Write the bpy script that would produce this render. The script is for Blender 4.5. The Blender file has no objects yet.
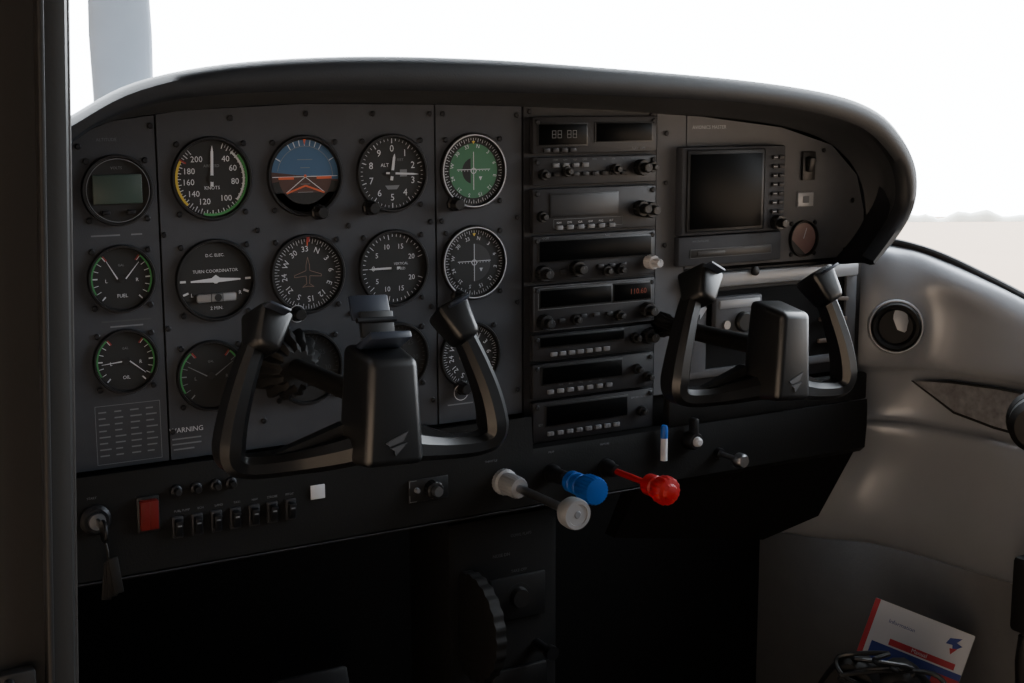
import bpy, bmesh, math, random
from mathutils import Vector, Matrix
random.seed(4)
S=bpy.context.scene
def lin(c):
    return tuple(((v/255)/12.92 if v/255<=.04045 else ((v/255+.055)/1.055)**2.4) for v in c)
MATS={}
def mat(name,col,rough=.5,metal=0,bump=0,bscale=400,var=0,vscale=30,emit=0,spec=.5,coat=0):
    if name in MATS: return MATS[name]
    m=bpy.data.materials.new(name); m.use_nodes=True
    nt=m.node_tree; b=nt.nodes['Principled BSDF']
    c=lin(col)
    b.inputs['Base Color'].default_value=(*c,1)
    b.inputs['Roughness'].default_value=rough
    b.inputs['Metallic'].default_value=metal
    b.inputs['Specular IOR Level'].default_value=spec
    b.inputs['Coat Weight'].default_value=coat
    if emit:
        b.inputs['Emission Color'].default_value=(*c,1); b.inputs['Emission Strength'].default_value=emit
    tc=nt.nodes.new('ShaderNodeTexCoord')
    if var:
        n=nt.nodes.new('ShaderNodeTexNoise'); n.inputs['Scale'].default_value=vscale; n.inputs['Detail'].default_value=5
        nt.links.new(tc.outputs['Object'],n.inputs['Vector'])
        r=nt.nodes.new('ShaderNodeMix'); r.data_type='RGBA'
        r.inputs[6].default_value=(*[x*(1-var) for x in c],1); r.inputs[7].default_value=(*[min(1,x*(1+var)) for x in c],1)
        nt.links.new(n.outputs['Fac'],r.inputs[0]); nt.links.new(r.outputs[2],b.inputs['Base Color'])
    if bump:
        n=nt.nodes.new('ShaderNodeTexNoise'); n.inputs['Scale'].default_value=bscale; n.inputs['Detail'].default_value=2
        nt.links.new(tc.outputs['Object'],n.inputs['Vector'])
        bp=nt.nodes.new('ShaderNodeBump'); bp.inputs['Strength'].default_value=bump; bp.inputs['Distance'].default_value=.0006
        nt.links.new(n.outputs['Fac'],bp.inputs['Height']); nt.links.new(bp.outputs['Normal'],b.inputs['Normal'])
    MATS[name]=m; return m
M_panel=mat('panel_paint',(54,57,63),.6,bump=.2,bscale=900,var=.12,vscale=60,spec=.3)
M_panel2=mat('panel_paint_veiled',(80,82,87),.55,bump=.2,bscale=900,var=.12,vscale=60,spec=.4)  # panel paint lightened: veiling light on the right side put into colour
M_stack=mat('stack_black',(31,32,36),.5,bump=.1,var=.1,spec=.4)
M_bezel=mat('bezel_black',(17,18,20),.42)
M_dial=mat('dial_black',(12,13,15),.7)
M_white=mat('marking_white',(172,176,184),.6)
M_dim=mat('marking_grey',(98,102,108),.6)
M_faint=mat('marking_faint',(54,57,61),.6)
M_green=mat('dial_green',(46,98,70),.6,var=.1)
M_grn=mat('arc_green',(55,125,72),.6)
M_yel=mat('arc_yellow',(180,155,55),.6)
M_red=mat('arc_red',(120,26,22),.6)
M_rock=mat('rocker_red',(98,20,18),.5,spec=.3)
M_orange=mat('symbol_orange',(176,80,42),.6)
M_dimor=mat('outline_dim',(110,90,80),.6)
M_blue=mat('attitude_blue',(46,78,110),.6)
M_brown=mat('attitude_brown',(60,36,30),.6)
M_lcd=mat('lcd_green',(50,66,60),.4,var=.08)
M_screw=mat('screw_steel',(44,45,48),.45,metal=.8)
M_chrome=mat('chrome',(170,172,176),.3,metal=1)
M_silver=mat('silver_plastic',(165,165,168),.35)
M_glass=mat('display_glass',(5,6,7),.3,spec=.08)
M_lens=mat('display_lens',(38,40,44),.45)
M_knob=mat('knob_black',(15,16,18),.42)
M_btn=mat('button_grey',(98,101,106),.5)
M_pale=mat('pale_grey_metal',(150,153,158),.35,metal=.2,var=.08)
M_yoke=mat('yoke_black',(12,13,15),.36,bump=.1,bscale=700)
M_embl=mat('emblem_grey',(54,56,60),.4)
M_vinyl=mat('glareshield_vinyl',(20,23,28),.55,bump=.25,bscale=500,var=.15,spec=.4)
M_under=mat('glareshield_underside',(50,52,55),.6,bump=.2,bscale=300,var=.1,spec=.3)
M_clip=mat('clip_blue_black',(34,40,52),.35)
M_trim=mat('silver_trim',(134,137,143),.36,bump=.08,bscale=500,var=.08,vscale=15,metal=.25)
M_trim2=mat('grey_kick_panel',(98,98,99),.6,bump=.4,bscale=300,var=.12)
M_pocket=mat('pocket_fabric',(100,100,103),.75,bump=1,bscale=120,var=.75,vscale=110)
M_rub=mat('rubber_black',(10,10,11),.6,spec=.35)
M_post=mat('post_paint',(30,29,28),.7,bump=.2,bscale=200,var=.1,spec=.2)
M_post2=mat('post_edge',(48,45,43),.65,spec=.15)
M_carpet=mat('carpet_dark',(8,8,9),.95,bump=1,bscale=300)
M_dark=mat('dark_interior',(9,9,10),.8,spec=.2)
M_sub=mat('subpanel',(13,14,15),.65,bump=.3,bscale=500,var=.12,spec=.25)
M_redk=mat('red_plastic',(160,16,20),.42)
M_bluek=mat('blue_plastic',(12,80,165),.42)
M_wknob=mat('grey_knob',(120,122,126),.42)
M_paper=mat('paper_white',(200,202,208),.6)
M_pblue=mat('cover_blue',(30,52,130),.5)
M_pred=mat('cover_red',(170,30,45),.5)
M_tan=mat('tan_card',(92,82,76),.7,var=.2)
M_prop=mat('propeller_paint',(125,138,152),.45,var=.08,vscale=20)
M_ground=mat('apron_concrete',(164,138,112),.9,var=.08,vscale=.05)
M_tree=mat('hazed_foliage',(252,252,240),.95,var=.02,vscale=.3)  # near-white colour puts the distance haze into the foliage
M_wall=mat('cabin_lining',(45,45,46),.8,var=.1)
M_body=mat('aircraft_paint',(190,190,192),.4)
M_pink=mat('painted_reflection',(120,96,94),.3,var=.2,vscale=60)
M_odisp=mat('orange_display',(110,40,22),.4,emit=.01)

_tc={}
def tmesh(s):
    if s in _tc: return _tc[s]
    cu=bpy.data.curves.new('t','FONT'); cu.body=s; cu.size=1; cu.align_x='CENTER'; cu.align_y='CENTER'; cu.resolution_u=2
    o=bpy.data.objects.new('t',cu); S.collection.objects.link(o)
    bpy.context.view_layer.update()
    me=bpy.data.meshes.new_from_object(o.evaluated_get(bpy.context.evaluated_depsgraph_get()))
    r=([v.co.copy() for v in me.vertices],[tuple(p.vertices) for p in me.polygons])
    bpy.data.objects.remove(o); bpy.data.curves.remove(cu); bpy.data.meshes.remove(me)
    _tc[s]=r; return r
class B:
    def __init__(s): s.v=[];s.f=[];s.m=[];s.mats=[]
    def mi(s,m):
        if m not in s.mats: s.mats.append(m)
        return s.mats.index(m)
    def add(s,vs,fs,m):
        n=len(s.v); s.v+= [tuple(v) for v in vs]; k=s.mi(m)
        for f in fs: s.f.append(tuple(i+n for i in f)); s.m.append(k)
        return s
    def box(s,c,d,m,bev=0,rot=None,seg=2,taper=None,fn=None):
        bm=bmesh.new(); bmesh.ops.create_cube(bm,size=1)
        for v in bm.verts:
            if taper and v.co.z<0: v.co.x*=taper; v.co.y*=taper
            v.co=fn(v.co) if fn else Vector((v.co.x*d[0],v.co.y*d[1],v.co.z*d[2]))
        if bev: bmesh.ops.bevel(bm,geom=bm.edges[:],offset=bev,segments=seg,profile=.5,affect='EDGES')
        bm.verts.index_update()
        R=rot or Matrix.Identity(3)
        vs=[R@v.co+Vector(c) for v in bm.verts]; fs=[tuple(v.index for v in f.verts) for f in bm.faces]
        bm.free(); return s.add(vs,fs,m)
    def lathe(s,prof,m,c=(0,0,0),n=40,axis=(0,-1,0),ridge=0,nr=0,cap=True):
        ax=Vector(axis).normalized(); q=Vector((0,0,1)).rotation_difference(ax) if abs(ax.y+1)>1e-6 else None
        vs=[];fs=[]
        for r,h in prof:
            for i in range(n):
                a=2*math.pi*i/n
                rr=r*(1+ridge*math.cos(a*nr)) if ridge else r
                if q is None: p=Vector((rr*math.sin(a),-h,rr*math.cos(a)))
                else: p=q@Vector((rr*math.cos(a),rr*math.sin(a),h))
                vs.append(p+Vector(c))
        for j in range(len(prof)-1):
            for i in range(n):
                k=(i+1)%n
                fs.append((j*n+i,j*n+k,(j+1)*n+k,(j+1)*n+i))
        if cap: fs.append(tuple(range(n))); fs.append(tuple((len(prof)-1)*n+i for i in range(n)))
        return s.add(vs,fs,m)
    def ring(s,r0,r1,m,y=0,a0=0,a1=360,c=(0,0),n=60):
        n=max(3,int(n*abs(a1-a0)/360)+1); vs=[];fs=[]
        for i in range(n+1):
            a=math.radians(a0+(a1-a0)*i/n)
            for r in (r0,r1): vs.append((c[0]+r*math.sin(a),y,c[1]+r*math.cos(a)))
        for i in range(n): fs.append((2*i,2*i+1,2*i+3,2*i+2))
        return s.add(vs,fs,m)
    def disc(s,r,m,y=0,c=(0,0),a0=0,a1=360,n=48):
        vs=[(c[0]+r*math.sin(math.radians(a0+(a1-a0)*i/n)),y,c[1]+r*math.cos(math.radians(a0+(a1-a0)*i/n))) for i in range(n+(a1-a0<360))]
        return s.add(vs,[tuple(range(len(vs)))],m)
    def tick(s,a,r0,r1,w,m,y=0,c=(0,0),w1=None):
        a=math.radians(a); d=(math.sin(a),math.cos(a)); p=(d[1],-d[0]); w1=w if w1 is None else w1
        vs=[(c[0]+d[0]*r+p[0]*q*ww/2,y,c[1]+d[1]*r+p[1]*q*ww/2) for r,q,ww in ((r0,-1,w),(r0,1,w),(r1,1,w1),(r1,-1,w1))]
        return s.add(vs,[(0,1,2,3)],m)
    def rect(s,x0,x1,z0,z1,m,y=0):
        return s.add([(x0,y,z0),(x1,y,z0),(x1,y,z1),(x0,y,z1)],[(0,1,2,3)],m)
    def frame(s,x0,x1,z0,z1,w,m,y=0):
        s.rect(x0,x1,z0,z0+w,m,y);s.rect(x0,x1,z1-w,z1,m,y);s.rect(x0,x0+w,z0,z1,m,y);return s.rect(x1-w,x1,z0,z1,m,y)
    def poly(s,pts,m,y=0): return s.add([(a,y,b) for a,b in pts],[tuple(range(len(pts)))],m)
    def line(s,pts,w,m,y=0):
        for (a,b),(c,d) in zip(pts,pts[1:]):
            L=math.hypot(c-a,d-b) or 1; px,pz=-(d-b)/L*w/2,(c-a)/L*w/2
            s.add([(a+px,y,b+pz),(c+px,y,d+pz),(c-px,y,d-pz),(a-px,y,b-pz)],[(0,1,2,3)],m)
        return s
    def text(s,t,size,x,z,m,y=0,rot=0,sx=1):
        vs,fs=tmesh(t); a=math.radians(rot); c,sn=math.cos(a),math.sin(a)
        return s.add([(x+(v.x*sx*c+v.y*sn)*size,y,z+(-v.x*sx*sn+v.y*c)*size) for v in vs],fs,m)
    def tube(s,pts,rad,m,n=14,yax=None,closed=False,sup=2.0,cham=None):
        P=[Vector(p) for p in pts]; N=len(P); vs=[];fs=[]
        if cham:
            u,w=cham; SH=[(1,-w),(1,w),(u,1),(-u,1),(-1,w),(-1,-w),(-u,-1),(u,-1)]; n=8
        else:
            SH=[]
            for k in range(n):
                t=2*math.pi*k/n; ct,st=math.cos(t),math.sin(t); e=2/sup
                SH.append((math.copysign(abs(ct)**e,ct),math.copysign(abs(st)**e,st)))
        up=Vector(yax) if yax else None; prev=None
        for i in range(N):
            if closed: T=(P[(i+1)%N]-P[i-1]).normalized()
            else: T=(P[min(i+1,N-1)]-P[max(i-1,0)]).normalized()
            if up is not None: A=(up-T*up.dot(T)).normalized()
            else:
                if prev is None: prev=T.orthogonal()
                A=(prev-T*prev.dot(T)).normalized(); prev=A
            C=T.cross(A)
            r=rad[i] if isinstance(rad,(list,tuple)) and not isinstance(rad[0],(int,float)) else (rad if isinstance(rad,tuple) else (rad,rad))
            for cx,sy in SH: vs.append(P[i]+C*cx*r[0]+A*sy*r[1])
        for i in range(N if closed else N-1):
            j=(i+1)%N
            for k in range(n):
                l=(k+1)%n; fs.append((i*n+k,i*n+l,j*n+l,j*n+k))
        if not closed: fs.append(tuple(range(n))); fs.append(tuple((N-1)*n+k for k in range(n)))
        return s.add(vs,fs,m)
    def mesh(s,name,sharp=.6,recalc=True):
        me=bpy.data.meshes.new(name); me.from_pydata(s.v,[],s.f)
        for m in s.mats: me.materials.append(m)
        me.polygons.foreach_set('material_index',s.m)
        me.polygons.foreach_set('use_smooth',[True]*len(s.f))
        if recalc:
            bm=bmesh.new(); bm.from_mesh(me); bmesh.ops.recalc_face_normals(bm,faces=bm.faces[:]); bm.to_mesh(me); bm.free()
        me.set_sharp_from_angle(angle=sharp); me.update(); return me
def cat(pts,n=6):
    P=[Vector(p) for p in pts]; out=[]
    for i in range(len(P)-1):
        a=P[max(i-1,0)];b=P[i];c=P[i+1];d=P[min(i+2,len(P)-1)]
        for k in range(n):
            t=k/n; out.append(.5*((2*b)+(c-a)*t+(2*a-5*b+4*c-d)*t*t+(3*b-a-3*c+d)*t**3))
    out.append(P[-1]); return out
def link(o): S.collection.objects.link(o); return o
def meta(o,label,category,group=None,kind=None):
    o['label']=label; o['category']=category
    if group:o['group']=group
    if kind:o['kind']=kind
    return o
def thing(name,loc,label,category,group=None):
    o=bpy.data.objects.new(name,None); o.empty_display_size=.01; o.location=loc; link(o)
    return meta(o,label,category,group)
def solo(name,b,loc,label,category,group=None,kind=None,sharp=.6):
    o=bpy.data.objects.new(name,b.mesh(name,sharp)); o.location=loc; link(o); return meta(o,label,category,group,kind)
def part(par,name,b,loc=(0,0,0),label=None,sharp=.6):
    me=b.mesh(name,sharp) if isinstance(b,B) else b
    o=bpy.data.objects.new(name,me); o.location=loc; o.parent=par; link(o)
    if label:o['label']=label
    return o
def structure(name,b,loc=(0,0,0),label=None):
    o=bpy.data.objects.new(name,b.mesh(name)); o.location=loc; link(o); o['kind']='structure'
    if label:o['label']=label
    return o
# ---------------- instrument panel -------------
FT=[(-.20,-.02),(-.16,.02),(-.135,.033),(-.113,.044),(-.09,.053),(-.026,.062),(.091,.068),(.242,.067),(.336,.065),(.437,.061),(.574,.053),(.693,.040),(.774,.018),(.817,-.019),(.831,-.063),(.832,-.113)]
def topz(x):
    for (a,b),(c,d) in zip(FT,FT[1:]):
        if a<=x<=c: return b+(d-b)*(x-a)/(c-a)
    return FT[-1][1]
panel=thing('instrument_panel',(.33,0,-.1),'dark grey painted aircraft instrument panel with riveted plates','instrument panel')
def plate(x0,x1,zb,m,y=0,th=.003,inset=.0):
    xs=[x0]+[a for a,_ in FT if x0<a<x1]+[x1]
    top=[(x,topz(x)-inset) for x in xs]
    pts=[(x0,zb)]+[(x1,zb)]+top[::-1]
    n=len(pts); b=B()
    vs=[(a-.33,y-th,c+.1) for a,c in pts]+[(a-.33,y,c+.1) for a,c in pts]
    fs=[tuple(range(n)),tuple(range(n,2*n))]+[(i,(i+1)%n,n+(i+1)%n,n+i) for i in range(n)]
    b.add(vs,fs,m); return b
back=plate(-.2,.832,-.30,M_dark,y=.006,th=.004)
part(panel,'backing_plate',back,label='black backing plate')
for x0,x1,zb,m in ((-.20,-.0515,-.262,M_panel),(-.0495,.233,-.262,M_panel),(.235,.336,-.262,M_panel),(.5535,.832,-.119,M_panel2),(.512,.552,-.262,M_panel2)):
    part(panel,'panel_plate',plate(x0,x1,zb,m))
part(panel,'radio_rack',plate(.338,.510,-.2975,M_stack,th=.004),label='black radio rack frame')
sc=B(); sc.lathe([(.0028,0),(.0028,.0012),(.002,.0018)],M_screw,n=12); sc.box((0,-.0019,0),(.0035,.0004,.0007),M_dial)
scm=sc.mesh('screw')
def screw(par,loc):
    o=bpy.data.objects.new('screw',scm); o.location=loc; o.parent=par; link(o); return o
for x in (-.12,-.055,.02,.095,.165,.228,.243,.33): screw(panel,(x-.33,-.003,topz(x)-.009+.1))
for x in (-.047,.043,.137,.228):
    for z in (-.05,-.137,-.235): screw(panel,(x-.33,-.003,z+.1))
for p in ((.24,-.05),(.33,-.05),(.24,-.14),(.33,-.14),(.33,-.235),(.524,.035),(.524,-.02),(.524,-.09),(.524,-.17),(.76,.012),(.81,-.05),(.80,-.110),(.345,.060),(.503,.055)):
    screw(panel,(p[0]-.33,-.004,p[1]+.1))
b=B(); b.lathe([(.0055,0),(.0055,.003),(.004,.004)],M_bezel,n=20); part(panel,'blanking_plug',b,(.649-.33,-.013,-.126+.1))
yy=-.0036
def P_(name,fn,label=None):
    pm=B(); fn(pm); part(panel,name,pm,(-.33,0,.1),label)
P_('placard',lambda p:p.text('ALTITUDE',.004,-.095,.037,M_dim,y=yy))
def bars(p,L):
    for x,z,w in L: p.rect(x-w/2,x+w/2,z-.0007,z+.0007,M_faint if w>.04 else M_dim,y=yy)
P_('placard',lambda p:bars(p,[(-.10,-.048,.026),(-.072,-.048,.010)]))
P_('placard',lambda p:bars(p,[(-.085,-.126,.045),(-.085,-.131,.03)]))
P_('placard',lambda p:bars(p,[(.26,-.243,.03)]))
def warn(p):
    p.text('WARNING',.0068,-.034,-.2345,M_white,y=yy); bars(p,[(-.034,-.2425,.028),(-.034,-.2475,.028),(-.037,-.2525,.020)])
P_('warning_placard',warn)
P_('placard',lambda p:p.text('AVIONICS MASTER',.0058,.585,.041,M_white,y=yy))
def tab(p):
    p.frame(-.118,-.058,-.258,-.203,.0005,M_dim,y=yy)
    for r in range(8):
        for c in range(4):
            x=-.115+c*.0145; z=-.209-r*.0058
            p.rect(x,x+random.uniform(.006,.011),z-.0008,z+.0005,M_dim,y=yy)
P_('limits_placard',tab,'faint printed limits table')
gb=B(); gb.box((.5535+.1393-.33,.0,-.1925+.1),(.2785,.003,.139),M_stack)
part(panel,'lower_panel_plate',gb)
# ---------------- gauges -----------------
def gauge(name,label,x,z,r,draw,screws=True,knob=None,face=M_dial,group='round flight instruments',needles=(),nc=M_white):
    E=thing(name,(x,-.003,z),label,'gauge',group)
    b=B(); b.lathe([(r,0),(r,.003),(r*.975,.0045),(r*.93,.0045),(r*.905,.0008)],M_bezel,n=56,cap=False); part(E,'bezel',b)
    f=B(); f.disc(r*.93,face,y=-.0009); part(E,'dial_face',f)
    m=B(); draw(m,r,-.0013); part(E,'dial_markings',m)
    for k,(a,ln,w) in enumerate(needles):
        nb=B(); y=-.0019-.0004*k
        nb.tick(a,-r*.18,r*ln*.8,w,nc,y=y,w1=w*.9); nb.tick(a,r*ln*.8,r*ln,w*.9,nc,y=y,w1=.0002); nb.disc(r*.08,M_dial,y=y-.0003)
        part(E,'needle',nb)
    if knob:
        kb=B(); kb.lathe([(.0075,0),(.0075,.004),(.0065,.005),(.006,.014),(.005,.0155)],M_knob,n=36,ridge=.05,nr=9)
        part(E,'knob',kb,loc=(knob[0],-.001,knob[1]))
    if screws:
        d=r*.82
        for sx in(-1,1):
            for sz in(-1,1):
                if knob and sx*knob[0]>0 and sz*knob[1]>0: continue
                screw(E,(sx*d,0,sz*d))
    return E
R=.0389
def d_asi(m,r,y):
    for a in range(20,325,5): m.tick(a,r*.80,r*.88,.0005,M_white,y)
    for a in range(20,325,10): m.tick(a,r*.75,r*.88,.0008,M_white,y)
    m.ring(r*.83,r*.89,M_grn,y-.0001,50,195); m.ring(r*.77,r*.82,M_white,y-.0001,38,130)
    m.ring(r*.83,r*.89,M_yel,y-.0001,225,300); m.tick(301,r*.72,r*.9,.0015,M_red,y-.0002)
    for t,a in (('40',38),('60',66),('80',98),('100',145),('120',200),('140',232),('160',262),('180',288),('200',322)):
        A=math.radians(a); m.text(t,.0078,r*.58*math.sin(A),r*.58*math.cos(A),M_white,y)
    m.text('KNOTS',.0045,0,-r*.22,M_white,y); m.text('AIRSPEED',.0036,0,r*.3,M_dim,y)
gauge('airspeed_indicator','black round airspeed dial with green and yellow arcs',0,0,R,d_asi,needles=((2,.78,.0028),))
def d_att(m,r,y):
    m.disc(r*.88,M_blue,y,a0=-83,a1=97); m.disc(r*.88,M_brown,y,a0=97,a1=277)
    for a in (-60,-30,-20,-10,0,10,20,30,60): m.tick(a,r*.74,r*.88,.0008,M_white,y-.0001)
    m.ring(r*.72,r*.735,M_dim,y-.0001,-80,90)
    m.rect(-r*.86,r*.86,-.0010,-.0003,M_white,y-.0001)
    for i,w in ((1,.25),(2,.4),(-1,.25),(-2,.4)): m.rect(-r*w*.5,r*w*.5,i*r*.2-.0003,i*r*.2+.0003,M_dim,y-.0001)
    for s in(-1,1):
        m.line([(0,-.001),(s*r*.62,-r*.5)],.0007,M_white,y-.0001)
        m.poly([(s*r*.3,-r*.02),(s*r*.70,-r*.02),(s*r*.70,-r*.08),(s*r*.3,-r*.08)],M_orange,y-.0003)
        m.line([(s*r*.5,-r*.42),(0,-r*.24)],.0016,M_orange,y-.0003)
    m.disc(r*.035,M_orange,y-.0003)
    m.poly([(-.0015,r*.9),(.0015,r*.9),(0,r*.74)],M_orange,y-.0003)
    m.disc(r*.88,M_dial,y-.0002,a0=118,a1=242); m.ring(r*.70,r*.88,M_dial,y-.0002,100,260)
gauge('attitude_indicator','round artificial horizon with blue and brown halves',.0925,0,R,d_att,knob=(.012,-.035))
def d_alt(m,r,y):
    for i in range(50): m.tick(i*7.2,r*(.76 if i%5==0 else .82),r*.88,.0009 if i%5==0 else .0005,M_white,y)
    for i in range(10):
        A=math.radians(i*36); m.text(str(i),.0095,r*.62*math.sin(A),r*.62*math.cos(A),M_white,y)
    m.text('ALT',.005,-.008,.008,M_white,y); m.rect(r*.22,r*.42,-.0035,.0035,M_dim,y); m.text('FEET',.0035,.009,.013,M_dim,y)
    m.poly([(-.008,-.012),(.008,-.012),(.005,-.016),(-.005,-.016)],M_dim,y)
gauge('altimeter','black round altimeter with white numerals zero to nine',.185,0,R,d_alt,knob=(-.026,-.033),needles=((8,.5,.003),(93,.74,.002)))
def d_vor(m,r,y):
    m.disc(r*.72,M_green,y-.0001); m.disc(r*.34,M_dial,y-.0002,a0=195,a1=345)
    m.ring(r*.925,r*.955,M_white,y-.0036)
    for i in range(72): m.tick(i*5,r*(.76 if i%2==0 else .81),r*.86,.0005,M_white,y-.0003)
    for i,t in enumerate(('N','3','6','E','12','15','S','21','24','W','30','33')):
        m.text(t,.0055,r*.65*math.sin(math.radians(i*30+12)),r*.65*math.cos(math.radians(i*30+12)),M_white,y-.0003,rot=i*30+12)
    for k in range(-5,6):
        if k: m.disc(.0005,M_white,y-.0003,c=(k*r*.09,0),n=10); m.disc(.0005,M_white,y-.0003,c=(0,k*r*.09),n=10)
    m.ring(r*.06,r*.08,M_white,y-.0003)
    m.rect(-.0004,.0004,-r*.5,r*.5,M_white,y-.0004); m.rect(-r*.5,r*.5,.0010,.0017,M_white,y-.0004)
    m.poly([(-.002,r*.78),(.002,r*.78),(0,r*.7)],M_yel,y-.0005)
    m.poly([(.006,-.006),(.010,-.006),(.008,-.010)],M_white,y-.0005)
def d_vor2(m,r,y):
    d_vor(m,r,y); m.disc(r*.56,M_dial,y-.00022); m.ring(r*.56,r*.73,M_dial,y-.00021); m.disc(r*.5,M_lens,y-.00025,a0=0,a1=180)
    for i,t in enumerate(('N','3','6','E','12','15','S','21','24','W','30','33')):
        m.text(t,.0055,r*.65*math.sin(math.radians(i*30+12)),r*.65*math.cos(math.radians(i*30+12)),M_white,y-.0004,rot=i*30+12)
gauge('course_deviation_indicator','round course deviation dial with green face and white rim',.2775,0,R,d_vor,knob=(-.024,-.033))
gauge('course_deviation_indicator','round course deviation dial with dark face and white rim',.2775,-.0946,R,d_vor2,knob=(-.020,-.034))
def d_tc(m,r,y):
    m.text('D.C. ELEC.',.004,0,r*.6,M_white,y); m.text('TURN COORDINATOR',.0042,0,r*.22,M_white,y)
    for a in (90,270,112,248): m.tick(a,r*.74,r*.88,.002,M_white,y)
    m.poly([(-r*.62,.0004),(-.004,.002),(0,.005),(.004,.002),(r*.62,.0004),(r*.62,-.0010),(.004,-.002),(-.004,-.002),(-r*.62,-.0010)],M_white,y-.0002)
    m.disc(.0032,M_white,y-.0003)
    m.box((0,y-.001,-r*.42),(r*1.0,.002,.0080),M_wknob,.002); m.disc(.0035,M_dial,y-.0025,c=(0.001,-r*.42)); 
    for s in(-1,1): m.rect(s*.0055-.0004,s*.0055+.0004,-r*.42-.004,-r*.42+.004,M_dial,y-.0024)
    m.text('L',.005,-r*.6,-r*.34,M_white,y); m.text('R',.005,r*.6,-r*.34,M_white,y)
    m.text('2 MIN.',.0045,0,-r*.68,M_white,y)
gauge('turn_coordinator','round turn coordinator with white aeroplane symbol and slip ball',0,-.0946,R,d_tc)
def d_hi(m,r,y):
    for i in range(72): m.tick(i*5,r*(.76 if i%2==0 else .81),r*.88,.0005,M_white,y)
    for i,t in enumerate(('33','N','3','6','E','12','15','S','21','24','W','30')):
        a=i*30-6; A=math.radians(a); m.text(t,.0078,r*.62*math.sin(A),r*.62*math.cos(A),M_white,y,rot=a)
    pl=[(0,r*.42),(.0018,r*.22),(.002,r*.08),(r*.36,-.001),(r*.36,-.003),(.002,-.002),(.0015,-r*.25),(.006,-r*.33),(0,-r*.31)]
    m.line(pl,.0005,M_dimor,y-.0002); m.line([(-a,c) for a,c in pl],.0005,M_dimor,y-.0002)
    m.poly([(-.0018,r*.94),(.0018,r*.94),(.0012,r*.80),(-.0012,r*.80)],M_red,y-.003)
    m.tick(0,r*.7,r*.86,.0010,M_orange,y-.0003)
    m.ring(.0078,.0085,M_white,y-.005,c=(-.014,-.0375))
gauge('heading_indicator','round compass card dial with thin aeroplane outline',.0925,-.0946,R,d_hi,knob=(-.014,-.0375))
def d_vsi(m,r,y):
    for i in range(41): 
        a=270-160+i*8; m.tick(a-0,r*(.74 if i%5==0 else .81),r*.88,.0007,M_white,y)
    for t,a in (('0',270),('5',305),('10',340),('15',20),('20',62),('5',235),('10',200),('15',160),('20',118)):
        A=math.radians(a); m.text(t,.0072,r*.58*math.sin(A),r*.58*math.cos(A),M_white,y)
    m.text('VERTICAL',.0036,.008,.004,M_white,y); m.text('SPEED',.0036,.008,-.001,M_white,y)
gauge('vertical_speed_indicator','black round climb rate dial with needle at zero',.185,-.0946,R,d_vsi,needles=((270,.72,.0022),))
def d_clock(m,r,y):
    m.ring(r*.87,r*.89,M_dim,y-.0036); m.box((0,y-.001,.001),(r*1.38,.002,r*.82),M_lcd,.001)
    m.text('VOLTS',.0035,0,r*.62,M_dim,y)
    for s in (-1,1): m.box((s*r*.35,y-.0015,-r*.62),(.007,.003,.004),M_screw,.0008)
gauge('digital_clock','round clock with grey green liquid crystal window',-.0877,-.0079,.032,d_clock,group='small engine gauges')
def dual(l,rr,t='',mm=M_white):
    def d(m,r,y):
        for s in(-1,1):
            for i in range(7):
                a=s*(40+i*16); m.tick(a,r*.7,r*.84,.0012 if i%3==0 else .0006,mm,y)
            m.ring(r*.84,r*.89,M_grn,y,s*40,s*120)
            m.tick(s*38,r*.68,r*.86,.0014,M_red,y-.0001)
            m.tick(s*l if s<0 else rr,0,r*.62,.0012,mm,y-.0004,c=(s*r*.12,0),w1=.0004)
        m.text('L',.0045,-r*.45,-r*.05,mm,y); m.text('R',.0045,r*.45,-r*.05,mm,y)
        m.text(t,.0045,0,-r*.5,mm,y); m.text('GAL',.003,0,r*.4,M_dim,y)
        m.disc(r*.1,M_bezel,y-.0006)
    return d
gauge('fuel_gauge','small twin needle fuel quantity gauge with green arcs',-.0877,-.0877,.031,dual(30,40,'FUEL'),group='small engine gauges')
gauge('oil_gauge','small twin needle oil temperature and pressure gauge',-.0877,-.1635,.030,dual(95,130,'OIL'),group='small engine gauges')
gauge('vacuum_gauge','small twin needle gauge with green arcs behind the control yoke',-.008,-.185,.034,dual(60,55,'',M_dim),group='small engine gauges')
def d_tach(m,r,y):
    for i in range(36): m.tick(220+i*8,r*(.74 if i%5==0 else .81),r*.88,.0008,M_faint,y)
    m.text('RPM',.006,0,-r*.4,M_faint,y)
    for i,t in enumerate(('5','10','15','20','25','30','35')):
        A=math.radians(220+i*47); m.text(t,.007,r*.58*math.sin(A),r*.58*math.cos(A),M_faint,y)
gauge('tachometer','round engine speed dial partly hidden by yoke',.0895,-.187,.037,d_tach,needles=((225,.7,.0018),),nc=M_faint)
gauge('manifold_pressure_gauge','round pressure dial partly hidden by yoke',.187,-.186,.036,d_tach,needles=((245,.7,.0018),),nc=M_dim)
gauge('direction_finder_indicator','round bearing dial with white numbered ring',.272,-.192,.036,d_hi,knob=(-.012,-.033))
def d_pk(m,r,y):
    m.disc(r*.84,M_pink,y); m.disc(r*.84,M_lens,y-.0001,a0=170,a1=270)  # pink disc paints a reflection onto the dial
    m.tick(20,0,r*.6,.0012,M_white,y-.0002)
gauge('cabin_gauge','small round gauge with a pale pink reflection painted on its face',.732,-.093,.0225,d_pk,group='small engine gauges')
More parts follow.
